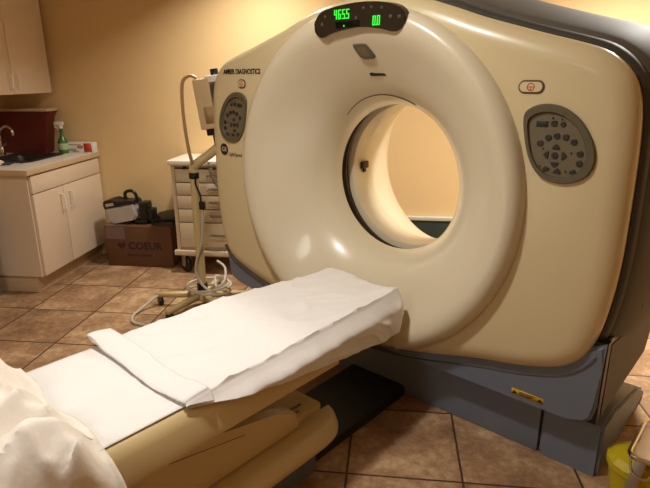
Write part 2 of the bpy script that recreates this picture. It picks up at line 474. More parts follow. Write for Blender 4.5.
plate('digit_window', [(-.19, .0), (-.06, .004), (-.06, .03), (-.19, .026)], dface(.06, 1.715, .001), mat('matte_black', (16, 15, 14), .8, spec=.1), .001, 0, dpl)
for (x, z, s) in ((-.205, 1.737, .02), (-.185, 1.765, .012), (-.02, 1.752, .016), (.02, 1.785, .01), (.06, 1.785, .01), (.11, 1.780, .01), (.15, 1.745, .014), (.19, 1.742, .014)):
    bm = B(); M = dface(x, z, .002)
    prism(bm, [(-s*.5, -s*.4), (s*.5, -s*.4), (0, s*.5)] if s > .015 else [(-s/2, -s/2), (s/2, -s/2), (s/2, s/2), (-s/2, s/2)], lambda p, d: (p[0], p[1], d), 0, .001, 0, 1, M)
    obj('printed_symbol', bm, MARK, dpl)
# maker emblem (skewed rounded diamond) and slot below it
em = [(p.x, p.y) for p in spline([(-.047, .028, 0), (-.035, .034, 0), (.012, .034, 0), (.028, .024, 0), (.049, -.020, 0), (.047, -.031, 0), (.035, -.034, 0), (-.010, -.034, 0), (-.026, -.022, 0)], 5, True)]
ew = ringw(.585)
e = plate('emblem_badge', em, face(.014, ew, 1.628, .56) @ Matrix.Translation((0, 0, -.004)), KHAKI, .014, .004)
plate('emblem_centre', [(x*.6, y*.6) for x, y in em], face(.014, ew, 1.628, .56) @ Matrix.Translation((0, 0, .0095)), KHAKID, .002, .0008, e)
def pill(w, h, n=8):
    r = h/2; c = w/2-r
    return [(c+r*math.cos(-PI/2+PI*k/n), r*math.sin(-PI/2+PI*k/n)) for k in range(n+1)] + [(-c+r*math.cos(PI/2+PI*k/n), r*math.sin(PI/2+PI*k/n)) for k in range(n+1)]
sw = ringw(.492)
plate('intercom_slot', pill(.105, .018), face(.045, sw, 1.533, .62) @ Matrix.Translation((0, 0, -.006)), BLACK, .010, .003)
# raised visor line over the bore
bm = B()
arc = []
for k in range(25):
    t = k/24; a = math.radians(128-62*t); r = .386+.010*t+.012*math.sin(PI*t)
    arc.append(G((.010+r*math.cos(a), ringw(r)-.004, CZ+r*math.sin(a))))
tube(bm, arc, .0020, 6); obj('alignment_visor', bm, MARK, gantry)
# --- oval emergency buttons
for s, du in ((1, .748), (-1, -.778)):
    wbd, hb = (.092, .046) if s > 0 else (.062, .046)
    M = face(du, WP+.001, 1.488)
    b0 = plate('emergency_button', pill(wbd, hb), M, MARK, .004, .001)
    plate('button_face', pill(wbd-.012, hb-.012), face(du, WP-.0028, 1.488), PANEL, .003, .001, b0)
    rg = B(); lathe(rg, [(.0135, 0), (.0135, .001), (.0105, .001), (.0105, 0)], 24, 'z', closed=True)
    box(rg, -.0125, .0125, -.0012, .0012, 0, .001, 0); box(rg, -.0012, .0012, -.0125, .002, 0, .001, 0)
    rg.transform(face(du, WP-.0058, 1.488)); obj('stop_symbol', rg, RED, b0, smooth=False)
# --- oval control keypads (egg shaped recess with buttons), mirrored left and right
EGG = [(-.128, .085), (-.10, .118), (-.05, .130), (.01, .118), (.07, .075), (.112, .01), (.125, -.05), (.108, -.10), (.06, -.130), (0, -.135), (-.05, -.118), (-.09, -.07), (-.115, 0)]
def keypad(s, du, z):
    egg = [(p.x, p.y) for p in spline([(x, y, 0) for x, y in EGG], 6, True)]
    if s < 0: egg = [(-x*.93, y) for x, y in egg]
    inner = [(x*.80-.006*s, y*.80-.004) for x, y in egg]
    M = face(du, WP+.001, z)
    rim = ring_plate('keypad_rim', egg, inner, M, KHAKI, .012, gantry)
    plate('keypad_inset', inner, face(du, WP+.002, z), KHAKID, .003, 0, rim)
    def btn(x, y, kind, sz=.0105, rot=0):
        bm = B(); Mb = face(du+x*s*(1 if s > 0 else .93), WP-.0005, z+y, 0, rot)
        if kind == 'o': lathe(bm, [(sz, 0), (sz, .003), (sz*.8, .004), (sz*.55, .0035)], 18); bm.transform(Mb)
        elif kind == 't': prism(bm, [(-sz*1.15, -sz*.55), (sz*1.15, -sz*.55), (sz*.9, sz*.2), (0, sz*.95), (-sz*.9, sz*.2)], lambda p, d: (p[0], p[1], d), 0, .004, .001, 1, Mb)
        else: prism(bm, [(-.020, -.010), (.020, -.010), (.020, .010), (-.020, .010)], lambda p, d: (p[0], p[1], d), 0, .002, .0005, 1, Mb)
        obj('keypad_button' if kind != 'w' else 'keypad_display', bm, mat('keypad_rubber', (46, 42, 34), .5) if kind != 'w' else DGREEN, rim)
    btn(-.062, .062, 'w'); btn(-.022, .066, 'o', .011); btn(.008, .064, 'o', .009)
    for x, y in ((-.062, -.004), (-.036, .017), (-.008, .024), (.022, .022), (.050, .008)): btn(x, y, 'o', .011)
    btn(-.006, -.014, 't', .012); btn(-.006, -.072, 't', .012, PI); btn(-.036, -.042, 't', .012, PI/2); btn(.022, -.042, 't', .012, -PI/2); btn(-.008, -.042, 'o', .0115)
    btn(-.034, -.092, 't', .012, .5); btn(.006, -.096, 't', .012, -.1); btn(.060, -.094, 't', .012, -.3); btn(.074, -.03, 'o', .011); btn(.076, -.062, 'o', .011)
    for x, y in ((-.028, .083), (.002, .080), (-.05, -.022), (.045, -.03), (-.055, -.083), (.034, -.093)): btn(x, y, 'o', .003)
keypad(1, .862, 1.304); keypad(-1, -.862, 1.316)
# lettering on the left shoulder
text('clinic_lettering', 'AMBER DIAGNOSTICS', .036, TEXTD, gantry, face(-.778, WP-.0005, 1.548), .001, .82, bold=.0011)
rg = B(); lathe(rg, [(.033, 0), (.033, .002), (.001, .002)], 32, 'z', cap=False); rg.transform(face(-.955, WP+.001, 1.135))
lg = obj('round_monogram', rg, TEXTD, gantry)
text('monogram_letters', 'GE', .034, CREAM, lg, face(-.955, WP-.0012, 1.135), .0006)
text('model_lettering', 'LightSpeed', .030, TEXTD, gantry, face(-.862, WP-.0005, 1.112), .0008, .85)
# yellow warning strip on the skirt
lb = plate('warning_label', [(-.066, -.013), (.066, -.013), (.066, .013), (-.066, .013)], face(.845, 1.980, .288, 0, -.02), YELLOWL, .003, 0)
for x in (-.052, .052):
    bm = prism(B(), [(-.010, -.008), (.010, -.008), (0, .009)], lambda p, d: (p[0], p[1], d), 0, .001, 0, 1, face(.845+x, 1.977, .288))
    obj('hazard_triangle', bm, TEXTD, lb)
bm = B()
for k in range(3): prism(bm, [(-.034, -.002), (.034-.01*k, -.002), (.034-.01*k, .001), (-.034, .001)], lambda p, d: (p[0], p[1], d), 0, .001, 0, 1, face(.845, 1.977, .295-.007*k))
obj('warning_print', bm, TEXTD, lb)
bm = lathe(B(), [(.012, 0), (.012, .004), (.009, .006)], 16, 'x'); bm.transform(Matrix.Translation(Vector(G((1.148, 2.21, .70))))); obj('side_latch', bm, BLACK, gantry)

# ------------------------------------------------------------------ patient table
TU = -1.475; TW = 1.0
table = thing('patient_table', 'long cream patient table with rounded rail leading into the scanner bore', 'table', U*TU+W*TW, -ANG)
def T(u, w, z): return (u-TU, w-TW, z)
def extr(name, prof, w0, w1, material, parent=table, bev=0, seg=2, taper=None):
    bm = prism(B(), prof, lambda p, d: T(p[0], d, p[1]), w0, w1, bev, seg)
    return obj(name, bm, material, parent)
tray = [(-1.745, .585), (-1.715, .600), (-1.62, .598), (-1.475, .590), (-1.33, .598), (-1.245, .606), (-1.225, .603), (-1.205, .588), (-1.192, .565), (-1.183, .52), (-1.176, .497), (-1.176, .488), (-1.186, .482), (-1.215, .480), (-1.24, .455), (-1.71, .455), (-1.735, .480), (-1.764, .482), (-1.774, .492), (-1.765, .52), (-1.752, .565)]
extr('table_top', tray, -.75, 1.415, TABLE, bev=.006)
extr('end_cap', [(-1.70, .46), (-1.70, .575), (-1.25, .575), (-1.222, .56), (-1.215, .50), (-1.235, .462)], 1.416, 1.475, GREY, bev=.012, seg=3)
cradle = [(-1.685, .600), (-1.66, .604), (-1.56, .592), (-1.45, .588), (-1.34, .592), (-1.24, .604), (-1.215, .600), (-1.222, .575), (-1.30, .545), (-1.45, .535), (-1.60, .545), (-1.678, .575)]
extr('sliding_cradle', [(u, z-.004+.012*0) for u, z in cradle], 1.476, 1.858, BONE, bev=.004)
# rounded front rail
bm = B()
rp = [(-1.275, .243), (-1.24, .243), (-1.205, .236), (-1.180, .220), (-1.166, .195), (-1.169, .170), (-1.186, .148), (-1.21, .138), (-1.275, .138)]
rp = [(p.x, p.y) for p in spline([(a, b, 0) for a, b in rp], 3)]
loops = []
ends = [(-.75, 0), (1.33, 0), (1.375, .08), (1.41, .22), (1.435, .42), (1.45, .70), (1.455, 1)]
for w, sh in ends:
    loops.append([T(u+(-1.275-u)*sh*.75, w, z) for u, z in rp])
obj('front_rail', loft(B(), loops, True, True), TABLE, table, ang=40)
# sloped lift cover between rail and top
cov = [(-.75, .244), (-.75, .54), (.30, .53), (.80, .445), (1.16, .362), (1.225, .340), (1.258, .31), (1.272, .244)]
bm = prism(B(), cov, lambda p, d: T(d, p[0], p[1]), -1.30, -1.252, .008, 2)
lc = obj('lift_cover', bm, TABLE, table)
bm = tube(B(), [T(-1.2515, .66, .432), T(-1.2515, 1.00, .362)], .0011, 6); obj('cover_crease', bm, MARK, lc)
extr('deck', [(-1.70, .225), (-1.70, .272), (-1.29, .272), (-1.278, .266), (-1.278, .225)], -.75, 1.42, TABLE, bev=.006)
dk = B(); dM = Matrix.Translation(Vector(T(-1.33, 1.26, .2735))) @ Matrix.Rotation(PI/2, 4, 'Z')
t1 = text('deck_lettering', 'CAUTION: KEEP CLEAR', .020, TEXTD, table, dM, .0004, .9)
t2 = text('deck_lettering', 'OF MOVING TABLE', .014, TEXTD, table, Matrix.Translation(Vector((.028, .0, 0))) @ dM, .0004, .9)
extr('plinth', [(-1.70, 0), (-1.70, .225), (-1.245, .225), (-1.245, 0)], -.75, 1.355, SLATE, bev=.008)
extr('lift_column', [(-1.64, .272), (-1.64, .456), (-1.34, .456), (-1.34, .272)], -.2, 1.0, DGREEN, bev=.004)
extr('floor_plate', [(-1.62, 0), (-1.62, .042), (-1.61, .05), (-1.30, .05), (-1.285, .04), (-1.282, 0)], 1.358, 2.048, DGREEN, bev=0)
bm = lathe(B(), [(.012, 0), (.012, .003), (.006, .004)], 14); bm.transform(Matrix.Translation(Vector(T(-1.40, 1.78, .05)))); obj('plate_screw', bm, BLACK, table)

# ------------------------------------------------------------------ papers and cloth on the table
def sheet(name, label, cat, fn, ns, nt, material, thick=.0012):
    root = U*TU+W*TW
    bm = B(); g = []
    for j in range(nt+1):
        row = []
        for i in range(ns+1): row.append(bm.verts.new(T(*fn(i/ns, j/nt))))
        g.append(row)
    for j in range(nt):
        for i in range(ns): bm.faces.new((g[j][i], g[j][i+1], g[j+1][i+1], g[j+1][i]))
    bmesh.ops.recalc_face_normals(bm, faces=bm.faces)
    o = obj(name, bm, material, None, root, True, -ANG, 60)
    md = o.modifiers.new('thickness', 'SOLIDIFY'); md.thickness = thick; md.offset = 0
    return tag(o, label, cat)
def ridge(x, y, z): return 1-2*abs(noise.noise(Vector((x, y, z))))
def far_paper(s, t):
    flap = t < .12
    if flap:
        k = t/.12
        w = .842-.088*math.sin(k*PI/2)+.006*math.sin(s*9)
        up = .020-.012*k*k+.003*math.sin(s*7+1)
    else:
        k = (t-.12)/.88
        w = .754+(1.935-.085*s-.754)*k+.006*math.sin(s*9)*(1-k)
        up = 0
    q = (w-.754)/1.15
    ul = -1.772+.12*sstep(.40, 1, q)+.012*math.sin(q*5)
    hem = .170*min(1, max(0, q+.02))**.9+.004
    ur = -1.222-.006*q
    flat = ur-ul
    d = flat*s/.74 if s <= .74 else flat+hem*(s-.74)/.26
    c1 = ridge(d*4.2+3, w*3.2, 1.3); c2 = ridge(d*9+w*3, w*7-d*2, 4.2); c3 = noise.noise(Vector((d*2.5, w*2.0, 8)))
    near = 1-sstep(.0, .12, q)
    c4 = max(0, ridge(d*7-w*4, w*4+d*4, 7.7))**5
    crum = (.006*c1+.005*c2+.005*c3+.006*c4)*(1-.6*near)
    if s <= .74:
        u = ul+d; x = (u-(ul+ur)/2)/(flat/2)
        z = .614-.006*(1-x*x)+max(-.002, crum)+up
        z += .010*sstep(.60, 1, x)*q*(.7+ridge(w*5, 2, 1))
        z += .016*math.exp(-((x+.93)/.14)**2)*near*(1.6 if flap else 1)
        if flap: u -= .030*math.exp(-((x+1)/.12)**2)
    else:
        h = d-flat
        u = ur+.004*min(1, h/.01)+(.046-.028*sstep(.6, 1, q))*sstep(0, .05, h)+(.013*c1+.008*c4)*min(1, h/.08)*q+.008*c2*min(1, h/.05)
        z = .614-h+(.010*q*(.7+ridge(w*5, 2, 1))+.003*c1)*(1-min(1, h/.05))+up*(1-min(1, h/.05))
        u += .006 if flap else 0
    return (u, w, z)
sheet('exam_paper', 'long crumpled white paper on the table, its far end reaching the bore', 'paper', far_paper, 110, 170, PAPER)
def near_paper(s, t):
    w = .20+.62*t
    ul = -1.775; ur = -1.222
    u = ul+(ur-ul)*s
    x = 2*s-1
    z = .6075-.005*(1-x*x)+.0012*fbm((u*5, w*5, 8))
    z += .004*math.exp(-((s-.55)/.03)**2)
    return (u, w, z)
sheet('exam_paper', 'smooth white paper sheet lying flat between the crumpled paper and the bundled cloth', 'paper', near_paper, 40, 40, PAPER)
def blanket(s, t):
    lim = .520+.018*math.exp(-((s-.10)/.12)**2)-.016*math.exp(-((s-.45)/.10)**2)+.006*math.sin(s*26)
    w = -.60+(lim+.60)*t
    e = lim-w                                  # distance from the far hem
    d = s*1.17
    f1 = ridge(d*3.1+w*1.5, w*2.2-d*.9, 3.1); f2 = ridge(d*7.5+1.3, w*5.5+d*2, 9.2); f3 = ridge(d*15, w*12, 2.4); f0 = noise.noise(Vector((d*1.8, w*1.8, 5)))
    body = sstep(0, .11, e)
    f4 = max(0, ridge(d*6+w*8, w*3-d*5, 6.6))**4
    fold = (.052*f1+.046*f2+.017*f3+.03*f0+.030*f4-.012)*body
    u = -2.01+d
    z = .622+.040*body+max(-.025, fold)
    z += .115*math.exp(-((u+1.76)/.19)**2)*sstep(.02, .18, e)
    # open valley between the bundle and the hanging flap
    v = u+1.285+.36*(.50-w)
    z += (-.060*math.exp(-(v/.040)**2)+.022*math.exp(-((v-.075)/.035)**2)+.018*math.exp(-((v+.085)/.04)**2))*sstep(.03, .16, e)
    if u > -1.25:
        h = u+1.25
        z = max(z, .628)+.012*body-h*.62-.55*max(0, h-.07); u = -1.25+.125*sstep(-.04, .16, h)-.020+.014*max(-.3, f1)*min(1, h/.06)
    elif u < -1.79:
        h = -1.79-u
        z -= h*.9; u = -1.79-.06*sstep(0, .09, h)
    else: z = max(z, .619)
    return (u, w, z)
sheet('bed_cloth', 'rumpled white cloth bundled over the near end of the table', 'cloth', blanket, 150, 130, CLOTH, .003)

# ------------------------------------------------------------------ sink corner
cab = thing('base_cabinet', 'white two-door base cabinet under the sink counter', 'cabinet', (-2.9, 4.03, 0))
def L(o, p): return (p[0]-o[0], p[1]-o[1], p[2]-o[2])
def bxo(name, a, material, parent, org=(0, 0, 0), bev=.003, seg=2):
    x0, x1, y0, y1, z0, z1 = a
    return obj(name, box(B(), x0-org[0], x1-org[0], y0-org[1], y1-org[1], z0-org[2], z1-org[2], bev, seg), material, parent)
co = (-2.9, 4.03, 0)
bm = B()
for a in ((-3.33, -2.50, 3.53, 3.55, .13, .878), (-3.33, -2.50, 4.45, 4.47, .13, .878), (-3.33, -2.50, 3.55, 4.45, .13, .15), (-3.33, -3.31, 3.55, 4.45, .15, .878), (-2.52, -2.50, 3.55, 4.45, .735, .745)):
    box(bm, a[0]-co[0], a[1]-co[0], a[2]-co[1], a[3]-co[1], a[4], a[5], 0)
obj('body', bm, LAM, cab, smooth=False)
bxo('toe_kick', (-3.33, -2.555, 3.55, 4.47, 0, .129), LAMEDGE, cab, co)
bxo('false_drawer_front', (-2.498, -2.478, 3.545, 4.46, .742, .868), LAM, cab, co)
for y0, y1, hy in ((3.545, 3.903, 3.858), (3.908, 4.46, 3.975)):
    d = bxo('door', (-2.498, -2.478, y0, y1, .135, .735), LAM, cab, co)
    bm = tube(B(), spline([L(co, p) for p in ((-2.478, hy, .555), (-2.452, hy, .56), (-2.446, hy, .60), (-2.446, hy, .635), (-2.452, hy, .675), (-2.478, hy, .68))], 5), .006, 8)
    obj('handle', bm, WHITEP, d)
ct = thing('countertop', 'pale laminate countertop with backsplash in the left corner', 'countertop', (-2.9, 4.03, .88))
# top with a cut-out for the sink
co2 = (-2.9, 4.03, .88)
SX0, SX1, SY0, SY1 = -3.08, -2.69, 3.84, 4.29
bm = B()
for a in ((-3.34, SX0, 3.50, 4.47), (SX1, -2.468, 3.50, 4.47), (SX0, SX1, 3.50, SY0), (SX0, SX1, SY1, 4.47)):
    box(bm, a[0]-co2[0], a[1]-co2[0], a[2]-co2[1], a[3]-co2[1], 0, .036, 0)
obj('top_slab', bm, CARTTOP, ct, smooth=False)
bxo('edge_band', (-2.4685, -2.463, 3.50, 4.47, .879, .917), LAMEDGE, ct, co2, .001)
bxo('edge_band', (-3.34, -2.4685, 3.494, 3.4995, .879, .917), LAMEDGE, ct, co2, .001)
bxo('backsplash', (-3.34, -2.49, 4.452, 4.47, .917, 1.005), LAMEDGE, ct, co2, .003)
sink = thing('sink', 'dark drop-in sink set in the corner countertop', 'sink', ((SX0+SX1)/2, (SY0+SY1)/2, .916))
so = ((SX0+SX1)/2, (SY0+SY1)/2, .916)
bm = B()
def rrect(x0, x1, y0, y1, r, n=5):
    o = []
    for cx, cy, a0 in ((x1-r, y1-r, 0), (x0+r, y1-r, PI/2), (x0+r, y0+r, PI), (x1-r, y0+r, 1.5*PI)):
        for k in range(n+1): o.append((cx+r*math.cos(a0+PI/2*k/n), cy+r*math.sin(a0+PI/2*k/n)))
    return o
lo = []
for ex, z in ((.02, .001), (.02, .006), (.015, .009), (-.02, .008), (-.028, 0), (-.035, -.02), (-.045, -.15), (-.07, -.165)):
    lo.append([(x-so[0], y-so[1], z) for x, y in rrect(SX0-ex, SX1+ex, SY0-ex, SY1+ex, .05)])
obj('basin', loft(bm, lo, False, True), mat('sink_enamel', (44, 40, 36), .3, var=.08), sink)
bm = lathe(B(), [(.026, -.165), (.03, -.160), (.02, -.158), (.012, -.160)], 20); obj('drain', bm, CHROME, sink)
fo = (-3.15, 4.20, .917)
fau = thing('faucet', 'chrome gooseneck faucet at the left end of the sink', 'faucet', fo)
bm = lathe(B(), [(.026, 0), (.026, .01), (.016, .02), (.015, .06), (.012, .065)], 20); obj('base', bm, CHROME, fau)
bm = tube(B(), spline([(0, 0, .05), (0, 0, .16), (.03, -.005, .215), (.08, -.01, .232), (.12, -.015, .205), (.132, -.018, .160)], 7), .010, 10); obj('spout', bm, CHROME, fau)
bm = tube(B(), spline([(0, 0, .062), (-.0, .03, .075), (.0, .08, .10)], 4), [.009]*4+[.008]*3+[.006]*2, 8); obj('lever', bm, CHROME, fau)
# red bin in the corner
ro = (-3.035, 4.385, .917)
rb = thing('waste_container', 'dark maroon plastic container standing in the corner behind the sink', 'container', ro)
lo = []
for e, z in ((-.02, 0), (-.015, .02), (.01, .30), (.030, .34)): lo.append([(x, y, z) for x, y in rrect(-.21-e*0, .215+e*1.8, -.062, .060, .012)])
obj('bin_body', loft(B(), lo, True, True), MAROON, rb)
bm = B(); box(bm, -.235, .262, -.092, .064, .341, .362, .006); obj('lid', bm, LAMEDGE, rb)
# spray bottle
sp_o = (-2.715, 4.36, .917)
sb = thing('spray_bottle', 'green spray bottle with white trigger beside the maroon container', 'bottle', sp_o)
bm = lathe(B(), [(.036, 0), (.040, .008), (.040, .085), (.036, .105), (.020, .130), (.013, .15), (.013, .205)], 24); obj('bottle', bm, GREENL, sb)
bm = lathe(B(), [(.0405, .03), (.0412, .032), (.0412, .08), (.0405, .082)], 24, cap=False); obj('label', bm, mat('pale_green_label', (176, 196, 150), .5), sb)
bm = B(); lathe(bm, [(.016, .202), (.016, .226), (.011, .23)], 16); box(bm, -.050, .026, -.012, .012, .227, .256, .006); box(bm, -.054, -.036, -.008, .008, .206, .252, .004)
tube(bm, spline([(-.024, 0, .23), (-.034, 0, .21), (-.030, 0, .185)], 4), .005, 8); obj('trigger_head', bm, WHITEP, sb)
# carton with red label
wo = (-2.585, 4.405, .917)
wb = thing('glove_box', 'white carton with a red label at the back edge of the counter', 'box', wo)
bm = box(B(), -.115, .125, -.035, .035, 0, .086, .003); obj('carton', bm, WHITEP, wb)
def wallface(o, x, y, z): return Matrix(((1, 0, 0, x), (0, 0, -1, y), (0, 1, 0, z), (0, 0, 0, 1)))
bm = prism(B(), [(-.034, -.036), (.034, -.034), (.034, .038), (-.034, .036)], lambda p, d: (p[0], p[1], d), 0, .001, 0, 1, wallface(0, .078, -.0352, .044)); obj('red_label', bm, RED, wb)
bm = B()
for k, (x0, x1, z) in enumerate(((-.10, .02, .066), (-.10, -.03, .030), (-.10, -.02, .020), (-.02, .03, .040), (-.06, .0, .012))): box(bm, x0, x1, -.0362, -.0352, z, z+.004, 0)
obj('carton_print', bm, MARK, wb)
bm = B(); lathe(bm, [(.018, 0), (.018, .001), (.006, .001)], 5, 'z', cap=False); bm.transform(wallface(0, .012, -.0352, .05) @ Matrix.Diagonal((1.5, .8, 1, 1))); obj('carton_emblem', bm, RED, wb)
# crumpled cloth and a dark brush at the counter's near end
bm = B(); bmesh.ops.create_icosphere(bm, subdivisions=4, radius=1)
for v in bm.verts:
    n1 = 1+.35*noise.noise(v.co*2.2)+.12*noise.noise(v.co*6)
    v.co = Vector((v.co.x*.11*n1, v.co.y*.05*n1, max(0, v.co.z*.030*n1+.012)))
rag = tag(obj('cleaning_rag', bm, CLOTH, None, (-2.89, 3.68, .921)), 'crumpled white rag lying on the counter in front of the sink', 'rag')
br_o = (-2.74, 3.715, .917)
br = thing('scrub_brush', 'small dark brush on the counter beside the white rag', 'brush', br_o, .5)
bm = tube(B(), spline([(.085, 0, .012), (.03, 0, .018), (0, 0, .014)], 5), [.006]*6+[.009]*5, 8); obj('handle', bm, BLACK, br)
bm = box(B(), -.06, .005, -.015, .015, 0, .022, .006); obj('bristle_head', bm, DTRIM, br)
so2 = (-3.02, 3.74, .917)
sd = thing('soap_dispenser', 'small chrome soap dispenser at the left edge by the sink', 'dispenser', so2)
bm = lathe(B(), [(.028, 0), (.03, .01), (.03, .09), (.014, .11), (.01, .14)], 18); obj('bottle', bm, STEEL, sd)
bm = tube(B(), [(0, 0, .135), (0, 0, .155), (.035, 0, .155)], .006, 8); obj('pump', bm, CHROME, sd)
# wall cabinet
uo = (-3.08, 3.98, 1.40)
uc = thing('wall_cabinet', 'white wall cabinet hanging above the sink corner', 'cabinet', uo)
bxo('body', (-3.345, -2.850, 3.05, 4.43, 1.405, 2.30), LAM, uc, uo)
for y0, y1, hy in ((3.052, 3.502, 3.46), (3.506, 3.964, 3.925), (3.968, 4.43, 4.005)):
    d = bxo('door', (-2.849, -2.828, y0, y1, 1.403, 2.30), LAM, uc, uo)
    bm = tube(B(), spline([L(uo, p) for p in ((-2.828, hy, 1.44), (-2.805, hy, 1.445), (-2.80, hy, 1.48), (-2.80, hy, 1.51), (-2.805, hy, 1.545), (-2.828, hy, 1.55))], 5), .005, 8)
    obj('handle', bm, WHITEP, d)
# grey bin at the left frame edge
go = (-2.955, 3.27, 0)
gb = thing('waste_bin', 'grey plastic waste bin standing at the end of the base cabinet', 'bin', go)
lo = [[(x, y, z) for x, y in rrect(-.14-e, .155+e, -.12-e, .12+e, .03)] for e, z in ((0, 0), (.01, .02), (.018, .55), (.026, .56), (.026, .60), (.018, .60), (.014, .56), (-.002, .03))]
obj('bin_body', loft(B(), lo, True, True), BINM, gb)
bm = B(); lo = [[(x, y, z) for x, y in rrect(-.14-e, .155+e, -.12-e, .12+e, .03)] for e, z in ((.03, .602), (.03, .63), (.01, .655))]
obj('lid', loft(bm, lo, True, True), BINM, gb)

for o in (cab, ct, sink, fau, rb, sb, wb, rag, br, sd, uc): o.location.y -= .075
uc.location.x += .038
# ------------------------------------------------------------------ cardboard box and the device on it
bo = (-2.055, 4.30, 0)
cb = thing('cardboard_box', 'brown cardboard carton with dark printed lettering on the floor by the cabinet', 'box', bo)
bm = box(B(), -.29, .285, -.20, .09, 0, .350, .004); obj('carton', bm, CARD, cb)
bm = B(); box(bm, -.29, .285, -.0025, .0025, .3502, .3508, 0); obj('lid_seam', bm, CARDINK, cb, smooth=False)
bm = B(); box(bm, -.28, -.115, -.2016, -.2005, .235, .343, 0); box(bm, -.28, -.115, -.2005, -.06, .3505, .3512, 0); obj('packing_tape', bm, TAPE, cb, smooth=False)
text('carton_lettering', 'COEUR', .088, CARDINK, cb, wallface(0, .055, -.2012, .180), .0008, 1.0, bold=.0015)
text('carton_lettering', 'MEDICAL SUPPLIES', .025, CARDINK, cb, wallface(0, -.0, -.2012, .100), .0008, 1.05)
hp = []
for k in range(28):
    a = 2*PI*k/28; hp.append((.0022*16*math.sin(a)**3/1.0, .0022*(13*math.cos(a)-5*math.cos(2*a)-2*math.cos(3*a)-math.cos(4*a))))
bm = prism(B(), hp, lambda p, d: (p[0], p[1], d), 0, .001, 0, 1, wallface(0, -.15, -.2006, .182)); obj('heart_emblem', bm, CARDINK, cb, smooth=False)
do = (-2.12, 4.225, .352)
dv = thing('portable_monitor', 'silver and black portable device with a carry handle lying on the cardboard box', 'device', do)
# silver half drum, tipped
M = Matrix.Translation((-.085, 0, .128)) @ Matrix.Rotation(-.20, 4, 'Y')
pr = [(-.128, .022)]+[(-.085+.045*math.cos(a), -.062+.045*math.sin(a)) for a in [PI+PI/2*k/5 for k in range(6)]]+[(.085+.035*math.cos(a), -.072+.035*math.sin(a)) for a in [-PI/2+PI/2*k/5 for k in range(6)]]+[(.122, .022)]
bm = prism(B(), pr, lambda p, d: (p[0], d, p[1]), -.09, .09, .012, 3, M); obj('silver_casing', bm, SILVER, dv)
pr = [(-.136, .016), (-.142, .050), (-.134, .082), (-.112, .092), (-.06, .090), (-.035, .068), (-.01, .056), (.12, .048), (.128, .016)]
bm = prism(B(), pr, lambda p, d: (p[0], d, p[1]), -.084, .084, .008, 2, M); obj('black_top', bm, BLACK, dv)
bm = B(); box(bm, -.115, -.045, -.0855, -.0845, .040, .064, 0); bm.transform(M); obj('label_strip', bm, SILVER, dv, smooth=False)
bm = tube(B(), spline([(.035, 0, .06), (.035, 0, .105), (.06, 0, .125), (.10, 0, .122), (.125, 0, .095), (.13, 0, .02)], 6), .014, 10); bm.transform(M); obj('carry_handle', bm, BLACK, dv)
bm = B(); box(bm, .065, .13, -.06, .06, .03, .18, .01); box(bm, .125, .175, -.05, .05, .02, .125, .01); box(bm, .02, .13, -.07, .07, .0, .035, .01); obj('side_module', bm, BLACK, dv)
po = (-1.846, 4.225, .352)
bm = box(B(), -.115, .115, -.075, .075, 0, .018, .004, M=Matrix.Translation((0, 0, .0)) @ Matrix.Rotation(-.0, 4, 'Y'))
pd = thing('black_case', 'flat black case propped against the silver device on the cardboard box', 'case', po)
M = Matrix.Translation((0, 0, .062)) @ Matrix.Rotation(.25, 4, 'X') @ Matrix.Rotation(-.22, 4, 'Y')
bm = box(B(), -.10, .10, -.085, .085, -.012, .012, .004, M=M); obj('lid', bm, BLACK, pd)
M2 = Matrix.Translation((-.02, 0, .014))
bm = box(B(), -.085, .095, -.075, .075, -.014, .014, .004, M=M2); obj('lower_half', bm, DTRIM, pd)
obj('hinge_strut', tube(B(), [(-.07, -.06, .02), (-.07, -.06, .05)], .006, 8), BLACK, pd)
obj('hinge_strut', tube(B(), [(.06, .06, .02), (.06, .06, .075)], .006, 8), BLACK, pd)

# ------------------------------------------------------------------ drawer cart
ko = (-1.33, 4.26, 0)
kt = thing('drawer_cart', 'almond metal drawer cart with five drawers against the back wall', 'cart', ko)
bm = B()
for x in (-.355, .325): box(bm, x, x+.03, -.25, .11, .17, .875, .004)
box(bm, -.34, .34, .08, .12, .20, .875, .002); box(bm, -.34, .34, -.24, .11, .195, .215, .002); box(bm, -.34, .34, -.24, .11, .855, .875, .002)
obj('frame', bm, CART, kt)
bm = B(); box(bm, -.372, .372, -.275, .13, .876, .912, .006); obj('top', bm, CARTTOP, kt)
bm = B(); box(bm, -.37, .37, -.285, -.25, .155, .195, .005); obj('bumper_rail', bm, CART, kt)
zs = [(.745, .845), (.645, .738), (.535, .638), (.428, .528), (.222, .420)]
for z0, z1 in zs:
    bm = B(); box(bm, -.318, .318, -.262, -.236, z0, z1, .005); d = obj('drawer', bm, CART, kt)
    zc = (z0+z1)/2-.01
    bm = B()
    pr = [(.055*math.cos(PI+PI*k/10), .020*math.sin(PI+PI*k/10)) for k in range(11)]
    tube(bm, spline([(-.06, -.262, zc+.015), (-.06, -.282, zc+.012), (-.045, -.288, zc-.006), (.045, -.288, zc-.006), (.06, -.282, zc+.012), (.06, -.262, zc+.015)], 4), .006, 8)
    bm.transform(Matrix.Translation((.0, 0, 0)))
    obj('handle', bm, CHROME, d)
    bm = B(); box(bm, -.052, .052, -.2626, -.2620, zc-.001, zc+.020, 0); obj('label_holder', bm, STEEL, d, smooth=False)
bm = lathe(B(), [(.012, 0), (.012, .012), (.008, .014)], 14, 'y'); bm.transform(Matrix.Translation((-.24, -.27, .858))); obj('lock', bm, BLACK, kt)
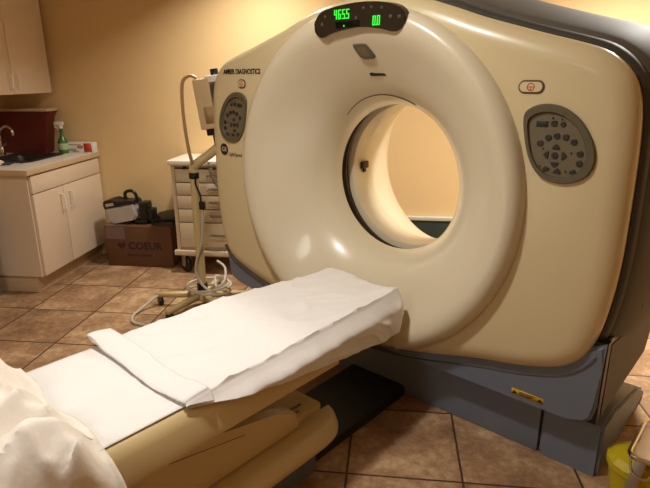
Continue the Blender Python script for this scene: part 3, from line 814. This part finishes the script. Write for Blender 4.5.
def caster(name, parent, x, y, rz, zt, r=.055, mt=BLACK):
    e = B(); tube(e, [(0, 0, zt), (0, 0, zt-.03)], .012, 8); box(e, -.022, -.016, -.04, .02, r-.02, zt-.02, .002); box(e, .016, .022, -.04, .02, r-.02, zt-.02, .002); box(e, -.022, .022, -.04, .02, zt-.028, zt-.02, .002)
    e.transform(Matrix.Translation((x, y, 0)) @ Matrix.Rotation(rz, 4, 'Z'))
    f = obj(name, e, STEEL, parent)
    w = lathe(B(), [(r*.4, -.014), (r*.95, -.012), (r, -.006), (r, .006), (r*.95, .012), (r*.4, .014)], 24, 'x', (0, -.015, r))
    w.transform(Matrix.Translation((x, y, 0)) @ Matrix.Rotation(rz, 4, 'Z')); obj('wheel', w, mt, f)
for x, y, a in ((-.315, -.215, .9), (.30, -.20, -.4), (-.30, .05, .3), (.30, .05, .1)): caster('caster', kt, x, y, a, .165, .068)
# coiled cord hanging at the cart
bm = B(); pts = []
for k in range(150):
    t = k/149; a = t*2*PI*16
    c = Vector((-1.372+.085*t, 3.955-.005*math.sin(t*PI), .985-.27*t-.05*math.sin(t*PI)))
    pts.append(c+Vector((.011*math.cos(a), .011*math.sin(a), .004*math.sin(a))))
bm = tube(bm, pts, .004, 6)
tag(obj('coiled_cord', bm, mat('grey_cord', (110, 100, 88), .5)), 'grey coiled cord hanging in front of the drawer cart', 'cord')

# ------------------------------------------------------------------ injector stand
io = (-1.262, 3.37, 0)
ij = thing('injector_stand', 'putty-coloured five-legged rolling stand with bent pole and tan injector head', 'stand', io)
bm = tube(B(), [(0, 0, .13), (0, 0, .93)], .0285, 18); obj('pole', bm, POLE, ij)
bm = lathe(B(), [(.034, .10), (.036, .11), (.036, .17), (.030, .175)], 18); obj('collar', bm, BLACK, ij)
bm = lathe(B(), [(.031, .895), (.033, .90), (.033, .93), (.031, .935)], 18, cap=False); obj('pole_band', bm, BLACK, ij)
arm = spline([(0, 0, .93), (.0, 0, .965), (.03, 0, .995), (.10, .02, 1.045), (.19, .04, 1.115), (.30, .06, 1.20)], 6)
obj('arm', tube(B(), arm, .029, 16), POLE, ij)
bm = lathe(B(), [(.05, .055), (.06, .065), (.06, .10), (.04, .118)], 18); obj('hub', bm, POLE, ij)
for k, ad in enumerate((245, 183, 14, 88, 312)):
    a = math.radians(ad); d = Vector((math.cos(a), math.sin(a), 0)); e = Vector((-d.y, d.x, 0))
    bm = B(); pr = [(-.022, -.018), (.022, -.018), (.022, .014), (.014, .020), (-.014, .020), (-.022, .014)]
    L0, L1 = .04, .33
    va = [bm.verts.new(d*L0+e*x+Vector((0, 0, .088+z))) for x, z in pr]; vb = [bm.verts.new(d*L1+e*x*.8+Vector((0, 0, .076+z*.8))) for x, z in pr]
    bm.faces.new(va); bm.faces.new(vb[::-1])
    for q in range(6): bm.faces.new((va[q], va[(q+1) % 6], vb[(q+1) % 6], vb[q]))
    lg = obj('leg', bm, POLE, ij)
    c = d*.305
    w = lathe(B(), [(.012, -.016), (.028, -.016), (.031, -.010), (.031, .010), (.028, .016), (.012, .016)], 20, 'x')
    w.transform(Matrix.Translation((c.x, c.y, .031)) @ Matrix.Rotation(a+.6*k, 4, 'Z')); 
    tube(w, [(c.x, c.y, .031), (c.x, c.y, .064)], .012, 8); obj('caster', w, BLACK, lg)
# injector head
Mh = Matrix.Translation((.165, .02, 1.165)) @ Matrix.Rotation(-.13, 4, 'Y')
bm = box(B(), -.062, .040, -.10, .10, .052, .352, .012, 3, Mh @ Matrix.Shear('XY', 4, (0, 0)) if False else Mh)
hd = obj('injector_head', bm, HOSE if False else BONE, ij)
bm = box(B(), .041, .085, -.09, .09, .06, .31, .006, 2, Mh); obj('side_recess', bm, DTRIM, hd)
bm = box(B(), .015, .115, -.095, .095, .322, .362, .008, 2, Mh); obj('white_cap', bm, WHITEP, hd)
bm = tube(B(), [(.062, -.02, .362), (.062, -.02, .40)], .024, 16); bm.transform(Mh); obj('knob', bm, BLACK, hd)
bm = box(B(), -.020, .034, -.1015, -.1005, .085, .185, 0, 1, Mh); obj('rating_label', bm, mat('tan_label', (172, 142, 100), .6), hd)
bm = B(); box(bm, -.045, .055, -.06, .06, .01, .054, .008, 2, Mh); box(bm, -.02, .03, -.03, .03, -.06, .012, .006, 2, Mh); obj('swivel_joint', bm, BLACK, hd)
hs = spline([(.085, -.06, 1.515), (.045, -.065, 1.530), (.0, -.07, 1.495), (-.012, -.07, 1.38), (-.010, -.065, 1.22), (.0, -.055, 1.08), (.008, -.035, 1.0)], 8)
obj('hose', tube(B(), hs, .0105, 10), HOSE, ij)
# black plug and lead hanging along the pole
bm = B(); box(bm, .038, .078, -.06, -.03, .70, .755, .008); tube(bm, spline([(.05, -.045, .75), (.045, -.04, .80), (.02, -.035, .86), (.02, -.033, .90)], 5), .006, 8); obj('plug', bm, BLACK, ij)
ld = spline([(.058, -.045, .70), (.050, -.05, .58), (.035, -.05, .47), (-.005, -.045, .36), (-.02, -.045, .27), (.01, -.05, .19), (.06, -.05, .14), (.10, -.03, .125)], 8)
obj('lead', tube(B(), ld, .009, 8), CABLE, ij)
# loops of power cable round the base
pts = []
for k in range(60):
    t = k/59; a = -.4+t*2*PI*2.3
    pts.append((-1.20+.15*math.cos(a)*(1-.1*t), 3.33+.11*math.sin(a), .152+.03*math.sin(a*.5+1)+.012*t))
pts += [(-1.13, 3.28, .175), (-1.09, 3.33, .21), (-1.11, 3.42, .27), (-1.17, 3.44, .31)]
cl = tube(B(), spline(pts, 3), .0085, 8)
tag(obj('power_cable', cl, CABLE), 'pale grey cable looped around the base of the rolling stand', 'cable')
pts = [(-1.15, 3.45, .012), (-1.3, 3.62, .012), (-1.5, 3.55, .012), (-1.60, 3.42, .012), (-1.56, 3.27, .05), (-1.575, 3.20, .07), (-1.64, 3.10, .03), (-1.62, 2.98, .012), (-1.54, 2.90, .012), (-1.40, 2.86, .012)]
pts = [(-1.545, 3.36, .082), (-1.585, 3.33, .07), (-1.64, 3.25, .03), (-1.665, 3.14, .012), (-1.62, 3.04, .012), (-1.52, 3.00, .012), (-1.40, 2.92, .012)]
cl = tube(B(), spline(pts, 6), .009, 8)
tag(obj('floor_cable', cl, CABLE), 'pale grey cable curving across the floor tiles left of the rolling stand', 'cable')
cl = tube(B(), spline([(-.98, 3.52, .11), (-.94, 3.535, .10), (-.88, 3.55, .06), (-.75, 3.62, .012), (-.60, 3.72, .012)], 6), .012, 8)
tag(obj('power_lead', cl, CABLE), 'straight pale lead running from the stand towards the scanner', 'cable')

# ------------------------------------------------------------------ bench seen through the bore
no = (.40, 4.372, 0)
bn = thing('wall_panel', 'dark green low panel with a pale cap rail on the far wall, seen through the bore', 'panel', no)
bm = box(B(), -.52, .62, -.012, .028, .0, .396, .003); obj('board', bm, mat('dark_green_laminate', (44, 56, 50), .5), bn)
bm = box(B(), -.53, .63, -.022, .028, .397, .425, .003); obj('cap_rail', bm, mat('pale_top', (196, 194, 182), .5), bn)
# ------------------------------------------------------------------ bits at the lower right corner
def gp(u, w, z=0): return U*u+W*w+Vector((0, 0, z))
pb = thing('yellow_bucket', 'yellow plastic bucket with domed lid on the floor beside the scanner foot', 'bucket', gp(-.255, 2.06), -ANG)
bm = lathe(B(), [(.075, 0), (.082, .005), (.098, .115), (.105, .12), (.105, .135), (.096, .135), (.092, .12), (.078, .012)], 32, cap=True); obj('pail', bm, YELLOWP, pb)
bm = lathe(B(), [(.107, .136), (.107, .145), (.085, .165), (.045, .178), (.02, .180), (.02, .19), (.001, .192)], 14); obj('lid', bm, YELLOWP, pb, ang=10)
bm = tube(B(), [(.10*math.cos(a), .10*math.sin(a)*.55-.0, .128-.05*math.sin(a)) for a in [PI*k/16 for k in range(17)]], .004, 8); obj('bail', bm, CHROME, pb)
st = thing('foot_stool', 'chrome-rimmed tan step stool at the lower right edge', 'stool', gp(-.10, 1.95), -ANG)
SZ = .235
tp = rrect(-.16, .20, -.02, .26, .05)
bm = prism(B(), tp, lambda p, d: (p[0], p[1], d), SZ-.01, SZ, .003, 2); obj('tread', bm, TANPLATE, st)
wv = [(x, y+.012*math.sin(x*45), SZ+.004) for x, y in rrect(-.172, .212, -.032, .272, .055, 8)]
bm = tube(B(), wv, .0085, 10, True); obj('rim', bm, CHROME, st)
for x, y in ((-.13, 0), (.17, 0), (-.13, .24), (.17, .24)):
    bm = B(); box(bm, x-.018, x+.018, y-.003, y+.003, 0, SZ-.01, .001); 
    for v in bm.verts: v.co.y += -.09*(1-v.co.z/SZ)*(1 if y < .1 else -1); v.co.x += -.03*(1-v.co.z/SZ)*(1 if x < 0 else -1)
    lg = obj('leg', bm, STEEL, st)
bm = tube(B(), spline([(-.165, .0, SZ-.005), (-.15, -.03, SZ-.055), (-.10, -.035, SZ-.06), (-.09, -.02, SZ-.01)], 5), .004, 8); obj('wire_loop', bm, CHROME, st)

# ------------------------------------------------------------------ light
def lamp(name, loc, energy, r, col, target=None, spread=PI):
    l = bpy.data.lights.new(name, 'AREA'); l.shape = 'DISK'; l.size = 2*r; l.energy = energy; l.color = col; l.spread = spread
    o = bpy.data.objects.new(name, l); COL.objects.link(o); o.location = loc
    return o
lamp('ceiling_downlight', (-.71, 1.52, ZC-.01), 24, .09, (1, .97, .91), spread=2.7)
lamp('soft_fill_light', (-2.0, -.70, ZC-.01), 24, .40, (1, .97, .91), spread=2.7)  # added soft fill to lift the gantry front; no such fixture seen
lamp('ceiling_downlight', (1.7, 3.3, ZC-.01), 74, .10, (1, .97, .90), spread=2.5)
lamp('ceiling_downlight', (-.95, 3.74, ZC-.01), 25, .10, (1, .95, .86), spread=2.2)
wd = bpy.data.worlds.new('world'); SC.world = wd; wd.use_nodes = True
wd.node_tree.nodes['Background'].inputs[0].default_value = (.9, .75, .55, 1); wd.node_tree.nodes['Background'].inputs[1].default_value = .02
